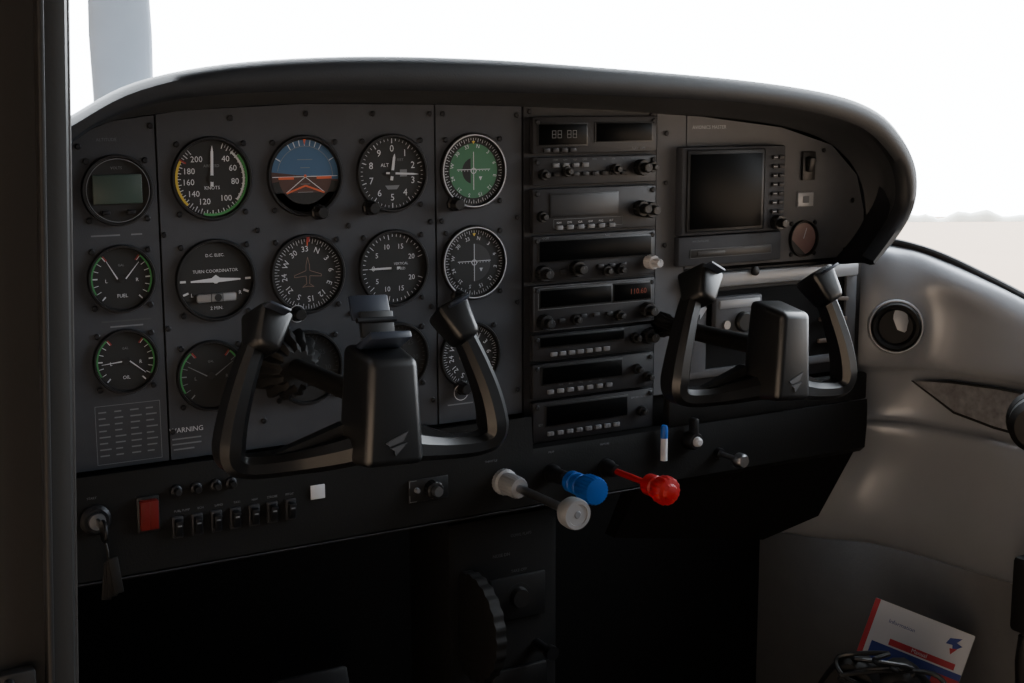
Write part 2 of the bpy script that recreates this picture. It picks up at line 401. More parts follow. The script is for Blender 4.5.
# ---------------- radios ----------------
btn=B(); btn.box((0,-.0015,0),(.0078,.003,.0046),M_btn,.0007); btnm=btn.mesh('button')
btnd=B(); btnd.box((0,-.0015,0),(.0078,.003,.0046),M_stack,.0007); btndm=btnd.mesh('button')
def mkknob(r,h,m,m2=None):
    b=B(); b.lathe([(r,0),(r,h*.45),(r*.93,h*.5)],m,n=54,ridge=.04,nr=18)
    b.lathe([(r*.62,h*.5),(r*.6,h*.95),(r*.5,h)],m2 or m,n=48,ridge=.05,nr=12)
    b.rect(-.0004,.0004,r*.1,r*.5,M_dim,y=-h-.0001)
    return b.mesh('knob')
KB=mkknob(.0085,.018,M_knob); KS=mkknob(.0055,.012,M_knob); KW=mkknob(.0078,.022,M_silver,M_silver)
X0,X1=.3445,.5053; CX=(X0+X1)/2
def radio(name,label,z0,z1,disp,btns=(),knobs=(),marks=None,dark=(),x0=X0,x1=X1,edge=M_screw,category='radio',dep=.008):
    cx=(x0+x1)/2; cz=(z0+z1)/2; E=thing(name,(cx,-.0042,cz),label,category,'avionics stack')
    w=x1-x0;h=z1-z0; y=-dep
    b=B(); b.box((0,y/2,0),(w,dep,h-.0015),M_stack,.0015); part(E,'faceplate',b)
    for (a,c,d,e,mm) in disp:
        q=B(); q.box(((a+c)/2-cx,y-.0006,(d+e)/2-cz),(c-a+.003,.0012,e-d+.003),M_bezel,.0004); q.box(((a+c)/2-cx,y-.001,(d+e)/2-cz),(c-a,.0012,e-d),mm,.0003)
        part(E,'display',q)
    for a,d in btns: part(E,'button',btnm,(a-cx,y,d-cz))
    for a,d in dark: part(E,'button',btndm,(a-cx,y,d-cz))
    for a,d,k in knobs: part(E,'knob',k,(a-cx,y,d-cz))
    m=B(); m.frame(-w/2+.001,w/2-.001,-h/2+.0015,h/2-.0015,.0004,edge,y-.0001)
    if marks: marks(m,cx,cz,y-.0003)
    part(E,'faceplate_lettering',m)
    for s in(-1,1): screw(E,(s*(w/2-.005),y,h/2-.006))
    return E
def mk0(m,cx,cz,y):
    for x in (.373,.392):
        for d in (-.0035,.0035):
            m.frame(x+d-cx-.0025,x+d-cx+.0025,.036-cz-.004,.036-cz+.004,.0006,M_dim,y-.0015); m.rect(x+d-cx-.0025,x+d-cx+.0025,.0357-cz,.0363-cz,M_dim,y-.0015)
    m.text('NAV  GPS',.0042,.48-cx,.0195-cz,M_dim,y); m.text('GS 1',.0032,.36-cx,.019-cz,M_dim,y)
    m.frame(.350-cx,.412-cx,.0245-cz,.047-cz,.0004,M_dim,y-.0008)
    m.frame(.422-cx,.498-cx,.0265-cz,.048-cz,.0004,M_dim,y-.0008)
radio('annunciator_panel','black annunciator strip with two small windows',.015,.055,[(.351,.411,.025,.0465,M_glass),(.424,.497,.028,.047,M_glass)],marks=mk0,dark=[(.36+i*.011,.0195) for i in range(4)],category='radio')
def mk1(m,cx,cz,y):
    for i in range(9): m.text(('COM','NAV','ADF','DME','MKR','TEL','SPR','PA','ICS')[i],.0028,.372-cx+i*.0125,.009-cz,M_dim,y)
radio('audio_panel','black audio selector panel with rows of keys',-.018,.013,[],btns=[(.372+i*.0125,.0035) for i in range(4)],dark=[(.372+i*.0125,-.006) for i in range(8)],knobs=[(.356,-.006,KS),(.385,-.003,KS),(.448,-.002,KS),(.482,-.001,KB),(.497,-.001,KS)],marks=mk1)
def mk2(m,cx,cz,y):
    for i,t in enumerate(('NAV','DTK','CLR','ENT','MSG','ALT')): m.text(t,.003,.377-cx+i*.0135,-.0575-cz,M_white,y)
    m.frame(.370-cx,.460-cx,-.063-cz,-.0535-cz,.0004,M_dim,y)
radio('navigation_receiver','black navigator with wide grey display and big knob',-.068,-.020,[(.366,.452,-.050,-.028,M_lens)],btns=[(.377+i*.0135,-.0625) for i in range(6)],knobs=[(.354,-.05,KS),(.482,-.046,KB),(.494,-.048,KB)],marks=mk2)
def mk3(m,cx,cz,y):
    m.text('COM',.0035,.360-cx,-.0735-cz,M_dim,y); m.text('NAV',.0035,.44-cx,-.0735-cz,M_dim,y)
radio('communication_radio','black radio with glossy display and one silver knob',-.121,-.070,[(.352,.498,-.098,-.0765,M_glass)],dark=[(.382,-.110),(.43,-.107),(.445,-.107),(.46,-.107)],knobs=[(.355,-.110,KB),(.398,-.1075,KB),(.437,-.112,KS),(.455,-.112,KS),(.496,-.106,KW)],marks=mk3)
def mk4(m,cx,cz,y):
    m.frame(.350-cx,.500-cx,-.1495-cz,-.1265-cz,.0005,M_dim,y-.001)
    m.text('110.60',.0085,.481-cx,-.138-cz,M_odisp,y-.0014)
radio('communication_radio','black radio with dim orange frequency digits and light frame',-.174,-.123,[(.353,.445,-.147,-.129,M_glass),(.449,.498,-.147,-.129,M_glass)],dark=[(.38,-.163),(.408,-.160),(.425,-.160),(.442,-.160)],knobs=[(.357,-.163,KB),(.397,-.163,KS),(.455,-.163,KS),(.493,-.160,KB)],marks=mk4,edge=M_dim)
radio('direction_finder_receiver','slim black receiver with a row of pale buttons',-.2065,-.176,[(.353,.462,-.190,-.180,M_glass)],btns=[(.370+i*.0115,-.199) for i in range(7)],knobs=[(.477,-.190,KS),(.495,-.190,KB)])
def mk5(m,cx,cz,y): 
    for i,t in enumerate(('ADF','BFO','FRQ','FLT','SET')): m.text(t,.003,.38-cx+i*.013,-.2335-cz,M_dim,y)
radio('distance_measuring_unit','black unit with dark display and pale buttons',-.2485,-.208,[(.356,.460,-.231,-.213,M_glass)],btns=[(.366+i*.0128,-.240) for i in range(7)],knobs=[(.480,-.226,KS),(.495,-.236,KS)],marks=mk5)
def mk6(m,cx,cz,y):
    for i in range(8): m.text(str(i),.0045,.366-cx+i*.0125,-.2865-cz,M_dial,y-.0032)
    m.text('IDT',.0035,.354-cx,-.276-cz,M_dim,y); m.text('OFF SBY ON ALT',.003,.485-cx,-.259-cz,M_dim,y)
radio('transponder','black transponder with display and numbered pale buttons',-.296,-.250,[(.361,.468,-.2775,-.256,M_glass)],btns=[(.366+i*.0125,-.2865) for i in range(8)],knobs=[(.487,-.275,KS)],marks=mk6)
# multifunction display
E=thing('multifunction_display',(.613,-.0032,-.03),'dark grey navigation display with black screen and key column','display screen')
b=B(); b.box((0,-.007,0),(.152,.014,.100),M_panel,.003); part(E,'housing',b)
b=B(); b.box((-.0135,-.0145,0),(.113,.002,.093),M_bezel,.002); b.box((-.0135,-.0158,-.0005),(.104,.001,.084),M_glass,.0004); part(E,'screen',b)
for i in range(7): part(E,'button',btndm,(.058,-.014,.036-i*.0105))
for i in range(7): part(E,'button',btndm,(.068,-.014,.036-i*.0105))
part(E,'knob',KB,(.063,-.014,-.040))
m=B(); 
for i in range(7): m.rect(.0555,.0605,.0355-i*.0105,.0363-i*.0105,M_white,-.0172); 
part(E,'key_lettering',m)
E=thing('data_card_reader',(.613,-.0032,-.098),'slim dark grey reader with long horizontal slot','display screen')
b=B(); b.box((0,-.005,0),(.152,.010,.034),M_panel,.002); part(E,'housing',b)
b=B(); b.box((.0,-.0103,-.003),(.12,.001,.010),M_bezel,.0003); b.frame(-.06,.06,-.008,.002,.0005,M_dim,-.011); b.box((-.03,-.0112,-.003),(.04,.001,.004),M_lens,.0002); part(E,'card_slot',b)
m=B(); m.text('WX DATALINK',.0035,-.045,.011,M_dim,-.0102); part(E,'lettering',m)
E=thing('toggle_switch_plate',(.735,-.003,-.006),'small black switch in a dark upright plate','switch')
b=B(); b.box((0,-.002,0),(.020,.004,.034),M_bezel,.001); part(E,'plate',b)
b=B(); b.box((0,-.006,.002),(.010,.008,.018),M_knob,.002,rot=Matrix.Rotation(.2,3,'X')); part(E,'rocker',b)
E=thing('indicator_placard',(.733,-.003,-.046),'pale grey square placard with dark mark','placard')
b=B(); b.box((0,-.001,0),(.026,.002,.018),M_pale,.0008); b.frame(-.013,.013,-.009,.009,.001,M_dim,-.0021); part(E,'plate',b)
b=B(); b.rect(-.005,.005,-.004,.004,M_dim,-.0024); part(E,'printed_mark',b)
# glove compartment (behind right yoke)
E=thing('glove_compartment',(.68,-.0055,-.19),'open compartment with pale frame and papers inside','compartment')
b=B(); 
b.box((0.003,-.003,.056),(.270,.008,.017),M_pale,.003); b.box((0.003,-.001,-.053),(.270,.005,.010),M_panel2,.002)
b.box((-.112,-.001,.0),(.030,.005,.104),M_panel2,.002); b.box((.130,-.001,.0),(.018,.005,.104),M_panel2,.002)
part(E,'frame',b)
b=B(); b.box((.0055,.002,-.003),(.25,.003,.090),M_dark); part(E,'shade_sheet',b)  # flat dark sheet stands in for the shade inside the compartment
for i in range(3):
    b=B(); b.box((.10,-.003-.001*i,-.030+i*.026),(.045,.004,.005),M_tan,.001,rot=Matrix.Rotation(.05*i,3,'Y')); part(E,'paper_stack',b,label='tan papers')
b=B(); b.box((-.055,-.006,.012),(.07,.010,.050),M_panel2,.003); b.box((-.055,-.0115,.028),(.060,.002,.010),M_pale,.0008); b.lathe([(.012,.010),(.012,.016),(.01,.018)],M_knob,c=(-.05,0,.006),n=24); b.lathe([(.005,.010),(.005,.014)],M_chrome,c=(-.075,0,.004),n=20); b.lathe([(.004,.010),(.004,.014)],M_chrome,c=(-.030,0,.004),n=20); part(E,'latch_box',b,label='grey latch housing with round button')
b=B(); b.poly([(-.120,.03),(-.108,.03),(-.108,.036),(-.098,.024),(-.108,.012),(-.108,.018),(-.120,.018)],M_white,-.0045); part(E,'arrow_marking',b)
# ---------------- sub panel ----------------
E=thing('lower_switch_panel',(.33,-.01,-.31),'black lower dashboard strip carrying switches and engine controls','dashboard')
prof=[(-.0125,.012),(-.0135,.004),(-.014,-.02),(-.012,-.050),(-.004,-.057),(.010,-.060)]
xs=[-.50,-.3,-.1,.006,.008,.16,.25,.36,.45,.500]
vs=[];fs=[]
for x in xs:
    for y,z in prof: vs.append((x,y,(z+.036 if (z>.005 and x<.007) else z)))
n=len(prof)
for i in range(len(xs)-1):
    for j in range(n-1): fs.append((i*n+j,(i+1)*n+j,(i+1)*n+j+1,i*n+j+1))
fs.append(tuple(range(n))); fs.append(tuple((len(xs)-1)*n+j for j in range(n)))
b=B(); b.add(vs,fs,M_sub); part(E,'strip_body',b)
b=B(); b.tube([(-.5,-.013,-.052),(.2,-.013,-.052)],.0010,M_stack,n=8); part(E,'edge_bead',b)
b=B(); b.box((.345,-.006,.029),(.31,.012,.034),M_sub,.003); part(E,'upper_strip',b)
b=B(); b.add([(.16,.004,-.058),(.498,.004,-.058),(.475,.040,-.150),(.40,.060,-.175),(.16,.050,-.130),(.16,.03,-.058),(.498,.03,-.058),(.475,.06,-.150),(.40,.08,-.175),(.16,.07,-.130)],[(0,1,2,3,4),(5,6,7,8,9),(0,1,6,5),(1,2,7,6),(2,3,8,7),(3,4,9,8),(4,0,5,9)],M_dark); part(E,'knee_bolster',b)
for t,x,z in [(t,-.378+i*.0178,.004) for i,t in enumerate(('FUEL PUMP','BCN','LAND','TAXI','NAV','STROBE','PITOT'))]+[('THROTTLE',-.045,.006),('PROP',.03,.006),('MIXTURE',.10,.006),('START',-.46,.028)]:
    m=B(); m.text(t,.003,0,0,M_dim); part(E,'switch_lettering',m,(x,-.0145,z))
SY=-.024
E=thing('ignition_switch',(-.128,SY,-.302),'round ignition lock with metal key and dark key bunch','switch')
b=B(); b.lathe([(.014,0),(.014,.004),(.011,.007)],M_screw,n=32); b.lathe([(.008,.007),(.0075,.010)],M_chrome,n=24); part(E,'lock_barrel',b)
b=B(); b.box((0,-.017,0),(.003,.016,.007),M_screw,.001); b.lathe([(.010,-.0015),(.0105,0),(.010,.0015)],M_screw,c=(0,-.03,-.003),axis=(1,0,0),n=24); part(E,'key',b)
b=B(); b.tube(cat([(0,-.032,-.010),(.001,-.036,-.020),(.001,-.036,-.028)]),.0012,M_rub,n=8)
for i in range(3): b.box((.000+i*.003,-.034-.003*i,-.048+i*.003),(.009,.002,.034),M_rub,.0008,rot=Matrix.Rotation(.12-.12*i,3,'Y'))
part(E,'key_bunch',b,label='dark hanging keys')
E=thing('master_switch',(-.080,SY,-.304),'dark red master rocker switch','switch')
b=B(); b.box((0,-.001,0),(.021,.003,.034),M_bezel,.001); part(E,'surround',b)
for s in(-1,1):
    b=B(); b.box((s*.0041,-.004,0),(.0083,.007,.028),M_rock,.0006,rot=Matrix.Rotation(.12,3,'X')); part(E,'rocker',b,label='dark red rocker')
def rocker(x,z,k):
    E=thing('rocker_switch',(x,SY,z),'small black rocker switch with pale stripe','switch','lower panel switches')
    b=B(); b.box((0,-.001,0),(.011,.003,.021),M_stack,.001); part(E,'surround',b)
    b=B(); b.box((0,-.004,0),(.0075,.007,.016),M_screw,.0015,rot=Matrix.Rotation(.25,3,'X')); part(E,'rocker',b)
    b=B(); b.rect(-.002,.002,.002,.0034,M_dim,-.0085); part(E,'rocker_mark',b)
for i in range(7): rocker(-.053+i*.0187,-.321,i)
for i,x in enumerate((-.053,-.034,-.015,.0)):
    E=thing('circuit_breaker',(x,SY,-.286),'small round push breaker with grey collar','switch','push breakers')
    b=B(); b.lathe([(.0055,0),(.0055,.003),(.004,.004)],M_screw,n=20); part(E,'collar',b)
    b=B(); b.lathe([(.0034,.004),(.0034,.009),(.0028,.010)],M_screw if i%2 else M_knob,n=20); part(E,'button',b)
E=thing('placard',(.088,SY,-.308),'small plain white square placard','placard')
b=B(); b.box((0,-.0008,0),(.015,.0016,.014),M_white,.0004); part(E,'card',b)
E=thing('dimmer_knob',(.214,SY,-.323),'chrome tipped dimmer knob on dark plate','knob')
b=B(); b.box((-.004,-.001,0),(.046,.002,.024),M_bezel,.001); b.line([(-.026,.004),(-.026,.011),(-.018,.011)],.0008,M_dim,-.0022); b.line([(-.026,-.004),(-.026,-.011),(-.018,-.011)],.0008,M_dim,-.0022); part(E,'plate',b)
b=B(); b.lathe([(.010,.001),(.009,.010),(.008,.011)],M_knob,n=45,ridge=.04,nr=15); b.lathe([(.0055,.011),(.005,.017)],M_chrome,n=20); part(E,'knob',b)
b=B(); b.lathe([(.003,.001),(.0025,.006)],M_dim,c=(-.018,0,.001),n=16); part(E,'button',b)
E=thing('throttle_control',(.300,SY,-.328),'grey round throttle knob on a long chrome shaft','control knob')
b=B(); b.lathe([(.014,0),(.014,.006),(.0115,.008),(.0115,.030),(.010,.034)],M_wknob,n=72,ridge=.02,nr=24); part(E,'friction_nut',b,label='grey knurled friction nut')
b=B(); b.lathe([(.0045,.034),(.0045,.125)],M_chrome,n=20); part(E,'shaft',b,label='chrome shaft')
b=B(); b.lathe([(.006,.118),(.011,.123),(.0152,.130),(.0158,.137),(.0155,.142),(.0145,.1445),(.011,.1445),(.0105,.1435),(.002,.1435)],M_wknob,n=40); b.lathe([(.004,.1435),(.003,.1445)],M_btn,n=16); part(E,'knob',b)
E=thing('propeller_control',(.360,SY,-.327),'blue ribbed propeller pitch knob','control knob')
b=B(); b.lathe([(.010,0),(.010,.006),(.008,.010),(.008,.03)],M_screw,n=30); part(E,'collar',b)
b=B(); b.lathe([(.0045,.03),(.0045,.05)],M_chrome,n=20); part(E,'shaft',b)
b=B(); b.lathe([(.009,.038),(.0115,.040),(.0115,.048),(.010,.049),(.010,.051),(.0118,.052),(.0118,.060),(.0105,.061),(.0105,.064),(.0130,.066)],M_bluek,n=40,cap=False); b.lathe([(.0130,.066),(.0148,.070),(.0148,.085),(.0135,.089),(.006,.090)],M_bluek,n=96,ridge=.025,nr=24); part(E,'knob',b,label='blue knob')
E=thing('mixture_control',(.432,SY,-.331),'red mixture knob on a thin shaft','control knob')
b=B(); b.lathe([(.010,0),(.010,.006),(.008,.010),(.007,.022)],M_screw,n=30); part(E,'collar',b)
b=B(); b.lathe([(.0035,.02),(.0035,.09)],M_redk,n=20); part(E,'shaft',b)
b=B(); b.lathe([(.007,.078),(.0115,.081),(.0120,.094),(.0105,.096),(.0105,.100),(.0140,.102)],M_redk,n=40,cap=False); b.lathe([(.0140,.102),(.0152,.105),(.0152,.114),(.0135,.117),(.009,.118),(.007,.121),(.003,.122)],M_redk,n=96,ridge=.03,nr=16); part(E,'knob',b,label='red knurled knob')
E=thing('cabin_heat_control',(.592,SY,-.336),'small chrome push pull knob','control knob')
b=B(); b.lathe([(.007,0),(.006,.006)],M_screw,n=20); b.lathe([(.003,.005),(.003,.035)],M_chrome,n=14); part(E,'shaft',b)
b=B(); b.lathe([(.005,.033),(.0085,.036),(.0085,.044),(.0065,.047)],M_chrome,n=24); part(E,'knob',b)
E=thing('cabin_air_control',(.549,SY,-.314),'dark round vent control with silver cap','control knob')
b=B(); b.lathe([(.011,0),(.010,.012),(.009,.014)],M_knob,n=24); part(E,'body',b)
b=B(); b.lathe([(.006,.014),(.005,.018),(.003,.0195)],M_silver,n=24); part(E,'cap',b)
b=B(); b.box((.0,-.008,.012),(.008,.012,.03),M_knob,.003); part(E,'lever',b)
E=thing('tyre_gauge_pen',(.508,SY-.006,-.312),'thin white and blue pen clipped upright to dash','pen')
b=B(); b.lathe([(.0040,-.020),(.0040,.006)],M_paper,n=16,axis=(0,0,1)); part(E,'barrel',b)
b=B(); b.lathe([(.0042,.006),(.0042,.018),(.003,.021)],M_bluek,n=16,axis=(0,0,1)); part(E,'cap',b)
# ---------------- yokes -------------
def yoke(cx,label,clip,dy,rot,ck,k,hw,hx,tt):
    E=thing('control_yoke',(cx,dy,-.18),label,'control yoke','pair of control yokes')
    E.rotation_euler=(0,rot,0)
    fy=-.2540
    def hub(c):
        front=c.y<0; top=c.z>0; s=1 if c.x>0 else -1
        if front: return Vector((hx+s*(.0215 if top else .0270)*hw,fy+(.006 if top else 0),.041 if top else -.047))
        return Vector((hx+s*(.0255 if top else .0290)*hw,-.198,.049 if top else -.052))
    b=B(); b.box((0,0,0),(1,1,1),M_yoke,.0065,seg=4,fn=hub); part(E,'hub',b,sharp=.5)
    b=B(); b.tube([(hx,-.0045-dy,0.0),(hx,-.20,0.0)],.0095,M_dark,n=24); part(E,'shaft',b)
    b=B(); b.lathe([(.034*ck,0.0),(.032*ck,.010),(.026*ck,.016),(.022*ck,.03),(.017*ck,.034)],M_rub,n=84,ridge=.09,nr=14); part(E,'shaft_collar',b,(hx,-.0045-dy,0),label='ribbed black rubber collar')
    b=B(); z0=-.0275; q=1.25
    def fz(z): return fy+.006*(z+.047)/.088
    for pts in ([(-.0080,.0005),(.0085,.0075),(.0050,.0010),(-.0050,-.0018)],[(-.0045,-.0032),(.0078,-.0003),(.0030,-.0048),(-.0008,-.0085),(-.0018,-.0048)]):
        n=len(pts); b.add([(hx+a*q*hw,fz(z0+c*q)-.0012,z0+c*q) for a,c in pts]+[(hx+a*q*hw,fz(z0+c*q)+.001,z0+c*q) for a,c in pts],[tuple(range(n))]+[(i,(i+1)%n,n+(i+1)%n,n+i) for i in range(n)],M_embl)
    part(E,'emblem',b,label='dark embossed angular winged emblem')
    for s in(-1,1):
        path=cat([(hx+s*.012,-.212,-.037),(hx*.5+s*.045,-.203,-.0445),(s*.085*k,-.197,-.0490),(s*.119*k,-.196,-.049),(s*.1335*k,-.197,-.042),(s*.1345*k,-.197,-.026),(s*.128*k,-.194,.000),(s*.116*k,-.188,.030),(s*.104*k,-.183,.054)],6)
        N=len(path); rad=[]
        for i in range(N):
            t=i/(N-1)
            if t<.2: w=.0150-.019*t
            elif t<.4: w=.0112-(t-.2)*.005
            elif t<.6: w=.0102+(t-.4)*.012
            else: w=.0126-(t-.6)*.009
            w*=tt
            rad.append((w*.88,w*1.3))
        b=B(); b.tube(path,rad,M_yoke,yax=(0,1,0),cham=(.45,.62)); part(E,'grip_horn',b,sharp=.5)
        b=B(); q2=Matrix.Rotation(math.radians(-s*24),3,'Y')@Matrix.Rotation(math.radians(-28),3,'X')
        b.box((s*.098*k,-.186,.059),(.032,.042,.037),M_yoke,.006,rot=q2,seg=3,taper=.70); part(E,'horn_head',b,sharp=.5)
        b=B(); b.box((s*.093*k,-.194,.0780),(.020,.026,.003),M_clip,.0012,rot=q2); part(E,'switch_cap',b)
        b=B(); b.add([(hx+s*.024,-.208,-.034),(s*.095*k,-.203,-.040),(hx+s*.026,-.208,-.018),(hx+s*.024,-.194,-.034),(s*.095*k,-.194,-.040),(hx+s*.026,-.196,-.018)],[(0,1,2),(3,4,5),(0,1,4,3),(1,2,5,4),(0,2,5,3)],M_yoke); part(E,'web',b)
    if clip:
        b=B(); b.box((.001,-.222,.052),(.038,.036,.007),M_clip,.002,rot=Matrix.Rotation(-.5,3,'X')); b.box((-.004,-.205,.079),(.036,.004,.022),M_clip,.0015,rot=Matrix.Rotation(-.45,3,'X')); b.box((-.001,-.213,.066),(.030,.006,.022),M_bezel,.001,rot=Matrix.Rotation(-.3,3,'X')); b.tube([(-.020,-.215,.070),(.016,-.215,.070)],.0025,M_screw,n=10)
        part(E,'chart_clip',b,label='blue black sprung chart clip')
    return E
yoke(.0655,'black W shaped control yoke with chart clip on hub',True,0,.04,1,.915,1,0,1)
yoke(.5245,'black W shaped control yoke without chart clip',False,.02,.068,.4,.845,.84,-.006,.97)
# ---------------- glareshield -------------
OUT=[(-.22,-.02),(-.17,.036),(-.135,.060),(-.084,.085),(-.005,.101),(.108,.109),(.24,.109),(.382,.103),(.578,.091),(.70,.077),(.770,.057),(.812,.026),(.834,-.008),(.834,-.048),(.812,-.083),(.768,-.120)]
INN=[(-.20,-.05),(-.155,.022),(-.134,.043),(-.094,.062),(-.033,.0745),(.09,.080),(.23,.079),(.37,.076),(.55,.069),(.665,.058),(.742,.040),(.784,.014),(.808,-.014),(.814,-.048),(.798,-.076),(.764,-.113)]
FAC=[(-.20,-.03),(-.16,.02),(-.135,.033),(-.09,.053),(-.026,.062),(.091,.069),(.242,.068),(.37,.065),(.574,.054),(.693,.041),(.760,.024),(.800,.0),(.824,-.030),(.833,-.063),(.834,-.09),(.832,-.118)]
def lay(P,y,dz=0,dx=0): return cat([(a+dx,y,c+dz) for a,c in P],5)
mid=lambda A,Bq,t:[(a[0]*(1-t)+b_[0]*t,a[1]*(1-t)+b_[1]*t) for a,b_ in zip(A,Bq)]
OUTB=[(a if a<.75 else a+.02,c) for i,(a,c) in enumerate(OUT)]
CAV=[(a+(.018 if a>.6 else 0),c+.010) for a,c in FAC]
rows=[lay(OUTB,.42,-.16,.02),lay(OUTB,.15,-.05,.01),lay(OUT,-.03,-.004),lay(OUT,-.068,.0015),lay(OUT,-.080,.0),lay(mid(OUT,INN,.25),-.088),lay(mid(OUT,INN,.75),-.088),lay(INN,-.082),lay(INN,-.07,.003),lay(mid(INN,CAV,.5),-.045),lay(mid(CAV,FAC,.4),-.02),lay(FAC,-.0045)]
W=len(rows[0])
b=B()
for r0,r1,mm in ((0,8,M_vinyl),(8,11,M_under)):
    vs=[];fs=[]
    for r_ in rows[r0:r1+1]: vs+=r_
    for i in range(r1-r0):
        for j in range(W-1): fs.append((i*W+j,(i+1)*W+j,(i+1)*W+j+1,i*W+j+1))
    b.add(vs,fs,mm)
solo('glareshield',b,(0,0,0),'curved blue black padded vinyl hood over the panel','glareshield',sharp=1.0)
# ---------------- side trim ------------
SR=[(-.108,[(.845,.10),(.862,.03),(.895,-.01),(.93,-.07),(.955,-.2),(.96,-.45)]),
    (-.112,[(.84,.08),(.856,.005),(.888,-.03),(.915,-.09),(.94,-.2),(.95,-.45)]),
    (-.128,[(.835,.07),(.850,-.005),(.880,-.042),(.905,-.095),(.928,-.2),(.94,-.45)]),
    (-.165,[(.826,.05),(.838,-.010),(.864,-.046),(.905,-.080),(.925,-.2),(.935,-.45)]),
    (-.22,[(.824,.04),(.836,-.012),(.862,-.050),(.905,-.075),(.925,-.2),(.935,-.45)]),
    (-.258,[(.826,.04),(.842,-.005),(.872,-.033),(.905,-.065),(.925,-.2),(.935,-.45)]),
    (-.275,[(.828,.04),(.85,.010),(.885,-.012),(.918,-.055),(.938,-.2),(.945,-.45)]),
    (-.33,[(.83,.05),(.855,.022),(.893,.0),(.922,-.055),(.938,-.2),(.945,-.45)]),
    (-.345,[(.83,.05),(.853,.018),(.885,-.012),(.908,-.065),(.925,-.2),(.935,-.45)]),
    (-.40,[(.83,.07),(.855,.035),(.89,.005),(.910,-.06),(.92,-.2),(.93,-.45)]),
    (-.46,[(.825,.10),(.850,.055),(.882,.018),(.903,-.06),(.915,-.2),(.925,-.45)]),
    (-.505,[(.825,.12),(.855,.07),(.892,.025),(.912,-.06),(.925,-.2),(.932,-.45)]),
    (-.515,[(.835,.13),(.868,.08),(.905,.035),(.925,-.06),(.940,-.2),(.945,-.45)])]
def drop(x,y,z):
    w=max(0,min(1,(z+.24)/.11)); return (x,y,z-.36*max(0,-y-.01)*w*w*(3-2*w))
g=[]
for z,row in SR: g.append(cat([drop(x,y,z) for x,y in row],5))
cols=list(zip(*g)); cols=[cat(list(c),4) for c in cols]
vs=[];fs=[];n=len(cols[0])
for c in cols: vs+=c
for i in range(len(cols)-1):
    for j in range(n-1): fs.append((i*n+j,(i+1)*n+j,(i+1)*n+j+1,i*n+j+1))
E=thing('side_trim_panel',(.9,-.1,-.3),'moulded silver grey plastic side trim panel','trim panel')
b=B(); b.add([(v[0]-.9,v[1]+.1,v[2]+.3) for v in vs],fs,M_trim); part(E,'moulding',b,sharp=1.3)
b=B(); pts=[(.905,-.030,-.280),(.921,-.08,-.275),(.930,-.14,-.273),(.938,-.22,-.273),(.942,-.32,-.273),(.942,-.32,-.330),(.938,-.22,-.327),(.930,-.14,-.322),(.922,-.085,-.313)]
b.add([(p[0]-.9-.008,p[1]+.1-.003,p[2]+.3) for p in pts],[(0,1,8),(1,2,7,8),(2,3,6,7),(3,4,5,6)],M_pocket); part(E,'fabric_insert',b,label='patterned grey fabric insert')
b=B(); b.tube([(p[0]-.9-.008,p[1]+.1-.003,p[2]+.3) for p in pts],.0016,M_post,n=8,closed=True); part(E,'insert_border',b)
b=B(); b.tube(cat([(x-.9,y+.1,z+.3) for x,y,z in [drop(.850,.05,-.102),drop(.878,.005,-.104),drop(.912,-.04,-.106),drop(.935,-.10,-.108),drop(.950,-.2,-.110),drop(.955,-.44,-.112)]]),(.006,.005),M_rub,n=10); part(E,'window_gasket',b,label='black rubber window gasket')
d=Vector((-.66,-.74,.12)).normalized()
E=thing('air_vent',(.850,-.047,-.205),'round black swivel air vent in a silver surround','air vent')
b=B(); b.lathe([(.0345,-.025),(.034,-.003),(.0325,.000),(.031,.000),(.029,-.004),(.028,-.02)],M_trim,n=48,axis=d,cap=False); part(E,'surround',b,label='silver surround')
b=B(); b.lathe([(.0300,-.006),(.0300,.001),(.0275,.003),(.0235,.001),(.0205,-.006),(.0175,-.018),(.004,-.022)],M_rub,n=48,axis=d); part(E,'nozzle_ring',b)
b=B(); b.lathe([(.011,-.020),(.010,-.011),(.008,-.010),(.006,-.014),(.002,-.014)],M_rub,n=30,axis=d); part(E,'nozzle',b)
# ---------------- shell --------------
b=B(); b.box((.995,-.6,-.63),(.04,2.0,.76),M_trim2); 
b.box((.995,-1.3,.13),(.04,.7,.76),M_trim2); structure('wall_right',b)
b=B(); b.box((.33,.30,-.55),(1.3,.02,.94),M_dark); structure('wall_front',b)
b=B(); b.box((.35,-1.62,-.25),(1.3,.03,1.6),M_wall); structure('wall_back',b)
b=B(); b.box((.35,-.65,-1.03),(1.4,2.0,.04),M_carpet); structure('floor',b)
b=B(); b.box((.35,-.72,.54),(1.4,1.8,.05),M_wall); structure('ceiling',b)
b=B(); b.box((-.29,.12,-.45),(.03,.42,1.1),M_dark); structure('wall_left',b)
b=B(); b.box((.950,-.1,-.76),(.03,.9,.52),M_trim2,.006); structure('trim_2',b,label='grey lower side kick panel')
b=B(); RP=Matrix.Rotation(.042,3,'Y')
def pb(c,d,m,bev): 
    c2=RP@Vector((c[0]+.19,0,c[2]+.05)); b.box((c2.x-.19,c[1],c2.z-.05),d,m,bev,rot=RP)
for c,d,m,bev in (((-.262,-.24,-.2),(.145,.05,1.6),M_post,.012),((-.193,-.21,-.2),(.020,.06,1.6),M_post2,.006),((-.212,-.270,-.2),(.005,.012,1.6),M_rub,.002)): pb(c,d,m,bev)
structure('trim_1',b,label='dark brown grey door post')
E=thing('door_latch',(-.250,-.266,-.34),'dark latch bracket with small label on door post','latch')
b=B(); b.box((0,-.006,0),(.03,.012,.022),M_rub,.002); b.lathe([(.004,.012),(.003,.018)],M_screw,n=16,c=(-.004,0,.004)); part(E,'bracket',b)
b=B()
for i in range(4): b.box((0,-.003,-.055-i*.011),(.034,.006,.004),M_post2,.001)
